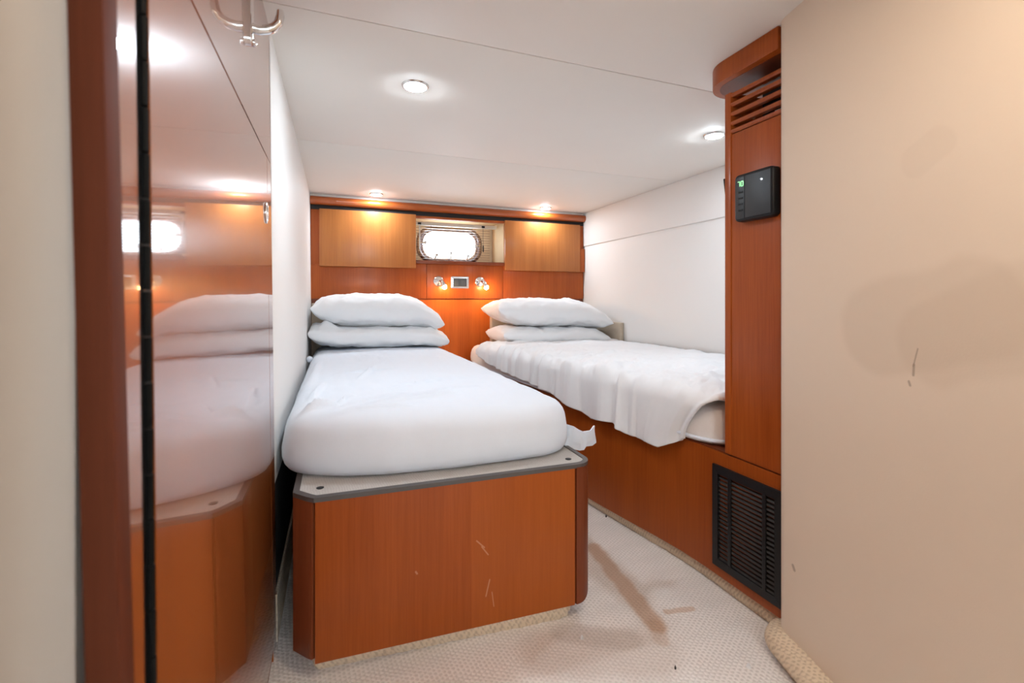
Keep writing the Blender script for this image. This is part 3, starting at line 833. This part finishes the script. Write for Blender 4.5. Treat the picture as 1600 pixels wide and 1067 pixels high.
# ------------------------------------------------------------------ duvet
HEM = [(1.06, 0.43), (1.187, 0.426), (1.232, 0.398), (1.282, 0.372), (1.343, 0.374), (1.437, 0.376), (1.5, 0.402), (1.56, 0.398), (1.64, 0.386), (1.72, 0.404), (1.94, 0.437), (2.26, 0.466), (2.63, 0.486), (2.84, 0.52), (3.0, 0.53)]
NS, NT = 190, 360
dv = MB()
rows = []
for j in range(NT + 1):
    t = j / NT
    y0 = 1.068 + (2.86 - 1.068) * t
    row = []
    hem = lerp_table(HEM, y0 + 0.115 * (1 - smooth_step(1.07, 1.5, y0)))
    edge = xf(y0 + 0.115 * (1 - smooth_step(1.07, 1.5, y0))) - 0.030 - 0.022 * smooth_step(1.9, 2.7, y0) + 0.006 * fbm(y0 * 6, 1.7)
    top = 0.590 + 0.008 * smooth_step(1.1, 1.6, y0)
    R = 0.062
    wall = 1.852
    flat = wall - (edge + R)
    drop = max(top - R - hem, 0.005)
    total = flat + R * PI / 2 + drop
    end_roll = math.sqrt(max(0.0, 1 - ((y0 - 2.80) / 0.06) ** 2)) if y0 > 2.80 else 1.0
    foot_roll = math.sqrt(max(0.0, 1 - ((1.11 - y0) / 0.045) ** 2)) if y0 < 1.11 else 1.0
    for i in range(NS + 1):
        s = (i / NS) ** 0.8
        d = s * total
        if d < flat:
            x, z, nx, nz = wall - d, top, 0, 1
            z -= 0.012 * (1 - d / flat) + 0.0
        elif d < flat + R * PI / 2:
            a = (d - flat) / R
            x, z, nx, nz = edge + R - R * math.sin(a), top - R + R * math.cos(a), -math.sin(a), math.cos(a)
        else:
            k = d - flat - R * PI / 2
            x, z, nx, nz = edge - 0.004 * k / max(drop, 0.05), top - R - k, -1, 0
        de = max(0.0, 1 - abs((x - edge)) / 0.7)                # folds fade away from the aisle edge
        ph = 2 * PI * (y0 * 7.5 - max(x - edge, 0) * 6.5 + 1.3 * fbm(x * 2.2, y0 * 2.2, 5))
        fold = 0.015 * de ** 1.2 * math.sin(ph) * max(0.0, 0.5 + fbm(x * 3, y0 * 3.5, 2)) + 0.006 * de * math.sin(2.3 * ph + 1) * max(0.0, 0.1 + fbm(x * 4, y0 * 4, 8))
        fine = 0.0065 * (0.25 + de) * fbm((x + y0) * 5, (y0 - x) * 17, 9)
        puff = 0.013 * fbm(x * 3.2, y0 * 3.2, 4) + 0.006 * fbm(x * 8, y0 * 8, 6)
        for a, b, w, hh in (((1.12, 1.22), (1.35, 1.38), 0.02, 0.014), ((1.10, 1.45), (1.42, 1.28), 0.018, 0.010), ((1.25, 1.15), (1.75, 1.33), 0.025, 0.012),
                            ((1.06, 1.6), (1.30, 1.75), 0.015, 0.008), ((1.02, 1.8), (1.28, 2.0), 0.015, 0.008), ((1.0, 2.05), (1.2, 2.25), 0.013, 0.006),
                            ((1.3, 1.5), (1.75, 1.62), 0.02, 0.008), ((0.97, 2.3), (1.12, 2.42), 0.012, 0.006)):
            puff += crease(x, y0, a, b, w, hh) * smooth_step(0.2, 0.9, nz)
        dd = fold + fine + puff
        hb_ = smooth_step(0.2, 1.0, nz)
        dd = puff * (0.8 + 0.2 * hb_) + fold * (0.55 + 0.45 * hb_) + fine * (0.3 + 0.7 * hb_)
        if d >= flat + R * PI / 2: dd += 0.010 * math.sin(y0 * 21 + 1) * (k / max(drop, 0.05)) * (1 - 0.7 * smooth_step(1.6, 2.1, y0))
        x += nx * dd; z += nz * dd
        zb0 = 0.553
        if end_roll < 1 and nz > 0.3: z = zb0 + (z - zb0) * (0.15 + 0.85 * end_roll)
        if foot_roll < 1 and nz > 0.3: z = zb0 + (z - zb0) * (0.15 + 0.85 * foot_roll)
        fr_ = smooth_step(flat - 0.02, total, d)
        yy = y0 + (0.115 * fr_ ** 1.2) * (1 - smooth_step(1.07, 1.5, y0))
        yy -= 0.02 * fr_ * smooth_step(2.5, 2.85, y0)
        x = min(x, 1.856)
        z = max(z, 0.5525) if nz > 0.8 else z
        row.append(Vector((x, yy, z)))
    rows.append(row)
# give the cloth a thickness: an inner sheet 8 mm below, joined round the edge
def grid_normals(rows):
    out = []
    for j in range(len(rows)):
        r = []
        for i in range(len(rows[0])):
            a = rows[j][min(i + 1, NS)] - rows[j][max(i - 1, 0)]
            b = rows[min(j + 1, NT)][i] - rows[max(j - 1, 0)][i]
            n = a.cross(b)
            if n.length < 1e-12: n = Vector((0, 0, 1))
            n.normalize()
            r.append(n)
        out.append(r)
    return out
nrm = grid_normals(rows)
sgn = 1 if nrm[NT // 2][20].z > 0 else -1
W_ = NS + 1
vs = [p for r in rows for p in r] + [p - n * sgn * 0.008 for r, q in zip(rows, nrm) for p, n in zip(r, q)]
fs = []
o2 = W_ * (NT + 1)
for j in range(NT):
    for i in range(NS):
        a = j * W_ + i
        fs.append((a, a + 1, a + W_ + 1, a + W_)); fs.append((o2 + a, o2 + a + W_, o2 + a + W_ + 1, o2 + a + 1))
for j in range(NT):
    for i in (0, NS):
        a = j * W_ + i; fs.append((a, a + W_, o2 + a + W_, o2 + a))
for i in range(NS):
    for j in (0, NT):
        a = j * W_ + i; fs.append((a, a + 1, o2 + a + 1, o2 + a))
du = MB().add(vs, fs).build('duvet', M['duvet'], None, smooth=True, angle=180)
tag(du, 'rumpled white duvet spread over the bed and hanging over its cherry front', 'duvet')

# ------------------------------------------------------------------ pillows
def pillow(x0, x1, yf, yb, z0, z1, tl, tr, yaw, seed, label, group, px=2.8, creases=(), pinch=0.06, full=0.72):
    cx, cy, cz = (x0 + x1) / 2, (yf + yb) / 2, (z0 + z1) / 2
    Wd, D, T = x1 - x0, yb - yf, z1 - z0
    nu, nv = 72, 44
    def pt(u, v, side):
        fu = max(0.0, 1 - abs(u) ** px) ** 0.55
        fv = max(0.0, 1 - abs(v) ** 2.6) ** 0.55
        hgt = (fu * fv) ** full
        x = Wd / 2 * u * (1 - pinch * (1 - v * v))
        y = D / 2 * v * (1 - pinch * (1 - u * u))
        z = side * T / 2 * hgt * (1.0 if side > 0 else 0.96)
        z += tl * max(-u, 0) ** 3 + tr * max(u, 0) ** 3
        nz = 0.010 * fbm(u * 2.2 + seed, v * 2.2, side) + 0.007 * fbm(u * 7 + seed, v * 5, side)
        edge = 1 - hgt
        nz += 0.006 * edge * math.sin(u * 17 + seed + 3 * fbm(u * 3, v * 2, seed)) * (1 if abs(v) > 0.55 else 0.4)
        for a, b, w, hh in creases:
            nz += crease(u, v * side, a, b, w, hh * 1.7)
        z += nz * min(1.0, hgt * 3)
        return Vector((x, y, z))
    vs, idx = [], {}
    fs = []
    for side in (1, -1):
        for i in range(nu + 1):
            for j in range(nv + 1):
                u, v = math.sin(PI / 2 * (2 * i / nu - 1)), math.sin(PI / 2 * (2 * j / nv - 1))
                border = i in (0, nu) or j in (0, nv)
                if border and side == -1: idx[(i, j, -1)] = idx[(i, j, 1)]; continue
                idx[(i, j, side)] = len(vs); vs.append(pt(u, v, side))
    for side in (1, -1):
        for i in range(nu):
            for j in range(nv):
                q = (idx[(i, j, side)], idx[(i + 1, j, side)], idx[(i + 1, j + 1, side)], idx[(i, j + 1, side)])
                fs.append(q if side == 1 else q[::-1])
    rot = Matrix.Rotation(yaw, 3, 'Z')
    b = MB().add([rot @ p + Vector((cx, cy, cz)) for p in vs], fs)
    o = b.build('pillow', M['pillow'], None, smooth=True, angle=180)
    return tag(o, label, 'pillow', group)
GL, GR = 'pillows on the free standing bed', 'pillows on the bed by the hull'
pillow(-0.143, 0.655, 2.80, 3.24, 0.577, 0.706, 0.035, -0.030, 0, 1.3, 'flat white pillow at the bottom of the two-pillow stack beside the cream left wall', GL, 8, pinch=0.015, full=0.55,
       creases=(((-0.8, -0.8), (-0.7, -0.3), 0.06, 0.012), ((-0.9, -0.6), (-0.6, -0.75), 0.05, 0.012), ((0.6, -0.9), (0.9, -0.6), 0.05, 0.008)))
pillow(-0.132, 0.628, 2.81, 3.23, 0.694, 0.900, 0.018, -0.085, 0.0, 4.1, 'plump white pillow on top of the two-pillow stack beside the cream left wall', GL, 3.4,
       creases=(((-0.35, -0.2), (-0.1, -0.7), 0.04, -0.010), ((0.05, -0.2), (-0.1, -0.75), 0.04, -0.010), ((-0.25, -0.4), (0.05, -0.6), 0.05, 0.008), ((0.35, -0.3), (0.28, -0.7), 0.04, -0.006)))
pillow(1.02, 1.812, 2.80, 3.23, 0.556, 0.680, 0.012, -0.03, -0.03, 7.7, 'flat white pillow at the bottom of the stack above the rumpled duvet', GR, 7, pinch=0.02, full=0.6,
       creases=(((-0.3, -0.5), (-0.28, -0.9), 0.04, -0.010), ((0.1, -0.5), (0.12, -0.9), 0.04, -0.008)))
pillow(0.985, 1.832, 2.80, 3.23, 0.672, 0.872, 0.03, -0.075, -0.03, 9.2, 'plump white pillow on top of the stack above the rumpled duvet', GR, 3.4,
       creases=(((-0.15, 0.2), (0.2, -0.5), 0.05, -0.012), ((-0.4, -0.2), (-0.3, -0.7), 0.04, 0.006), ((0.2, -0.3), (0.6, -0.6), 0.05, 0.008)))

# ------------------------------------------------------------------ wooden pillar locker with vent slats, and its ceiling cap
lk = thing('locker_pillar', (1.2, 0.95, 0.4225), 'tall cherry locker pillar with slatted vent standing on the bed base', 'locker')
LX = 1.060
MB().box(LX, LX + 0.018, 0.849, 1.0345, 0.4235, 1.340).build('face_board', M['cherry'], lk, 0.001)
MB().box(LX - 0.003, LX + 0.30, 1.018, 1.040, 0.4235, 1.462).build('side_post', M['cherry'], lk, 0.003)
MB().box(LX + 0.03, LX + 0.30, 0.849, 1.018, 0.4235, 1.33).build('carcass', M['charcoal'], lk)
MB().box(LX + 0.12, LX + 0.13, 0.849, 1.018, 1.34, 1.49).build('vent_back', M['charcoal'], lk)
me_v = None
for i in range(5):
    zz = (1.343, 1.366, 1.393, 1.420, 1.447)[i]
    if me_v is None:
        sl = MB().rings([[(LX + 0.001, y, 0.0), (LX - 0.002, y, 0.004), (LX - 0.002, y, 0.010), (LX + 0.006, y, 0.013), (LX + 0.018, y, 0.012), (LX + 0.018, y, 0.001)] for y in (0.849, 1.0185)], True, True, True).build('vent_slat', M['cherry'], lk, smooth=True)
        me_v = sl.data
    else:
        sl = bpy.data.objects.new('vent_slat', me_v); COL.objects.link(sl); sl.parent = lk
    sl.location.z += zz - (0 if i else 0)
for (y, zz) in ((0.942, 1.382), (0.925, 1.357), (0.895, 1.367), (0.975, 1.381), (0.972, 1.358)):
    w = 0.012 if y < 0.95 else 0.004
    MB().box(LX + 0.035, LX + 0.038, y - w, y + w, zz - 0.006, zz + 0.005).build('vent_light_patch', M['white_plastic'], lk)  # white patches stand in for light showing through the vent back

cp = thing('ceiling_valance', (1.2, 0.95, 1.495), 'rounded cherry valance board fixed to the ceiling above the locker pillar', 'valance')
po = [(1.36, 0.849), (1.36, 1.125), (1.15, 1.125)] + arc(1.135, 1.03, 0.095, 90, 180, 12) + [(1.0385, 0.95), (1.036, 0.849)]
MB().prism(po, 1.497, CEIL - 0.0005).build('board', M['cherry'], cp, 0.002)
MB().prism([(1.35, 0.86), (1.35, 1.105), (1.15, 1.105)] + arc(1.135, 1.03, 0.075, 90, 180, 10) + [(1.06, 0.86)], 1.4962, 1.4968).build('underside', M['cherry_dark'], cp)

# thermostat / cabin control
tc = thing('climate_control', (LX, 0.93, 1.083), 'black climate control box with green digits on the cherry pillar', 'control')
cy0, cy1, cz0, cz1 = 0.862, 0.985, 1.082, 1.211
bd = MB()
sh = rrect((cy1 - cy0) / 2, (cz1 - cz0) / 2, 0.012, 4)
cyc, czc = (cy0 + cy1) / 2, (cz0 + cz1) / 2
bd.rings([[(LX - d, cyc + a * k, czc + b * k) for a, b in sh] for d, k in ((0.0, 1.0), (0.017, 1.0), (0.022, 0.985), (0.024, 0.95))], True, True, True)
bd.build('housing', M['black'], tc, smooth=True, angle=50)
MB().box(LX - 0.0255, LX - 0.0235, cy0 + 0.007, cy1 - 0.036, cz0 + 0.008, cz1 - 0.008).build('face_plate', M['control'], tc, 0.001)
bs = MB().box(LX - 0.0250, LX - 0.0235, cy1 - 0.034, cy1 - 0.007, cz0 + 0.008, cz1 - 0.008).build('button_strip', M['control'], tc, 0.0005)
for k in range(4):
    z = cz0 + 0.030 + 0.0165 * k
    MB().box(LX - 0.0262, LX - 0.0245, cy1 - 0.030, cy1 - 0.015, z - 0.0028, z + 0.0028).build('button', M['black'], bs, 0.0008)
def seven(ch, yc, zc, w, hgt, b):
    seg = {'a': (0, 1), 'b': (1, .5), 'c': (1, -.5), 'd': (0, -1), 'e': (-1, -.5), 'f': (-1, .5)}
    for k in {'7': 'abc', '0': 'abcdef'}[ch]:
        u, v = seg[k]
        yy = yc - u * w / 2                       # the face looks towards -X: reading direction runs to -Y
        zz = zc + v * hgt / 2
        if k in 'ad': b.box(LX - 0.0262, LX - 0.0250, yy - w / 2, yy + w / 2, zz - 0.0009, zz + 0.0009)
        else: b.box(LX - 0.0262, LX - 0.0250, yy - 0.0009, yy + 0.0009, zz - hgt / 4, zz + hgt / 4)
dg = MB()
seven('7', cy1 - 0.0165, cz1 - 0.027, 0.0065, 0.013, dg)
seven('0', cy1 - 0.0275, cz1 - 0.027, 0.0065, 0.013, dg)
dg.build('digits', M['led'], bs)

# dark object showing behind the pillar
dk = thing('wall_screen', (1.31, 1.285, 1.2), 'black slab edge tilted out from behind the cherry pillar', 'device')
sb = MB().box(1.298, 1.60, 1.262, 1.285, 1.16, 1.300)
sb.map(lambda p: (p.x, p.y - 0.14 * (1.3 - p.z) , p.z)).build('slab', M['black'], dk, 0.003)
MB().tube([(1.5, 1.25, 1.24), (1.7, 1.26, 1.24), (1.864, 1.27, 1.24)], 0.014, 10).build('bracket', M['black'], dk, smooth=True)

# ------------------------------------------------------------------ coat hook on the bulkhead
HX, HY = panel_x(1.42), 1.0
hk = thing('coat_hook', (HX, HY, 1.35), 'chrome coat hook screwed to the glossy cherry bulkhead near the ceiling', 'hook')
MB().rings([[(HX + d, HY + a, 1.425 + b) for a, b in o] for o, d in ((rrect(0.013, 0.075, 0.012), 0.0), (rrect(0.013, 0.075, 0.012), 0.006), (rrect(0.009, 0.071, 0.0085), 0.009))], True, True, True).build('back_plate', M['chrome'], hk, smooth=True, angle=40)
MB().tube([(HX + 0.006, HY, 1.385), (HX + 0.018, HY, 1.383), (HX + 0.032, HY, 1.386), (HX + 0.044, HY, 1.393), (HX + 0.052, HY, 1.404), (HX + 0.055, HY, 1.418), (HX + 0.055, HY, 1.428)],
          [0.010, 0.0095, 0.009, 0.0085, 0.008, 0.0075, 0.006], 12).build('prong', M['chrome'], hk, smooth=True)
MB().lathe([(0.002, 0.0155), (0.007, 0.013), (0.0075, 0.008), (0.006, 0.004)], (HX, HY, 1.357), 'X', 14).build('screw_cap', M['chrome'], hk, smooth=True)
MB().tube([(HX + 0.006, HY, 1.47), (HX + 0.03, HY, 1.475), (HX + 0.06, HY, 1.49)], [0.008, 0.007, 0.006], 12).build('prong', M['chrome'], hk, smooth=True)

# ------------------------------------------------------------------ downlights
def downlight(x, y, lens, label, group):
    t = thing('downlight', (x, y, CEIL), label, 'light', group)
    MB().lathe([(0.0345, 0.0), (0.0345, -0.004), (0.037, -0.006), (0.041, -0.0045), (0.0435, -0.0005)], (x, y, CEIL), 'Z', 32, False, False).build('trim_ring', M['steel'], t, smooth=True, angle=60)
    MB().lathe([(0.0345, -0.0062), (0.030, -0.0070), (0.0005, -0.0075)], (x, y, CEIL), 'Z', 28, False, True).build('lens', lens, t)
G = 'recessed ceiling downlights'
downlight(0.240, 1.503, M['lens'], 'large glowing ceiling downlight above the foot of the free standing bed', G)
downlight(1.480, 1.512, M['lens'], 'glowing ceiling downlight half behind the cherry pillar', G)
downlight(0.250, 3.150, M['lens'], 'small glowing downlight over the cherry cabinet beside the cream left wall', G)
downlight(1.479, 3.175, M['lens'], 'small glowing downlight over the cherry cabinet right of the porthole', G)
downlight(0.45, 0.25, M['entry_fill'], 'warm added fill downlight over the doorway behind the viewer', 'added fill downlights out of view')  # unseen lamp added behind the camera to fill the near surfaces
downlight(0.33, -0.95, M['passage_fill'], 'cool added fill downlight at the unseen far end of the passage', 'added fill downlights out of view')  # unseen cool lamp added for frontal fill

# ------------------------------------------------------------------ carpet studs
def stud(x, y, mat, r, label):
    o = MB().lathe([(r, 0.0), (r * 1.05, 0.003), (r * 0.75, 0.006), (r * 0.45, 0.0065), (r * 0.4, 0.009), (r * 0.1, 0.0095)], (x, y, 0.0), 'Z', 14).build('carpet_stud', mat, None, smooth=True)
    tag(o, label, 'stud', 'carpet studs on the floor')
stud(0.590, 1.047, M['stud'], 0.0042, 'tiny shiny stud in the carpet near the corner of the free standing bed plinth')
stud(0.912, 0.825, M['stud'], 0.0052, 'shiny metal stud in the carpet close to the cream column')
stud(0.747, 0.883, M['cord'], 0.0022, 'tiny dark stud in the carpet near the bottom edge of the picture')
stud(1.010, 1.597, M['cord'], 0.003, 'tiny dark stud in the carpet beside the built-in base')
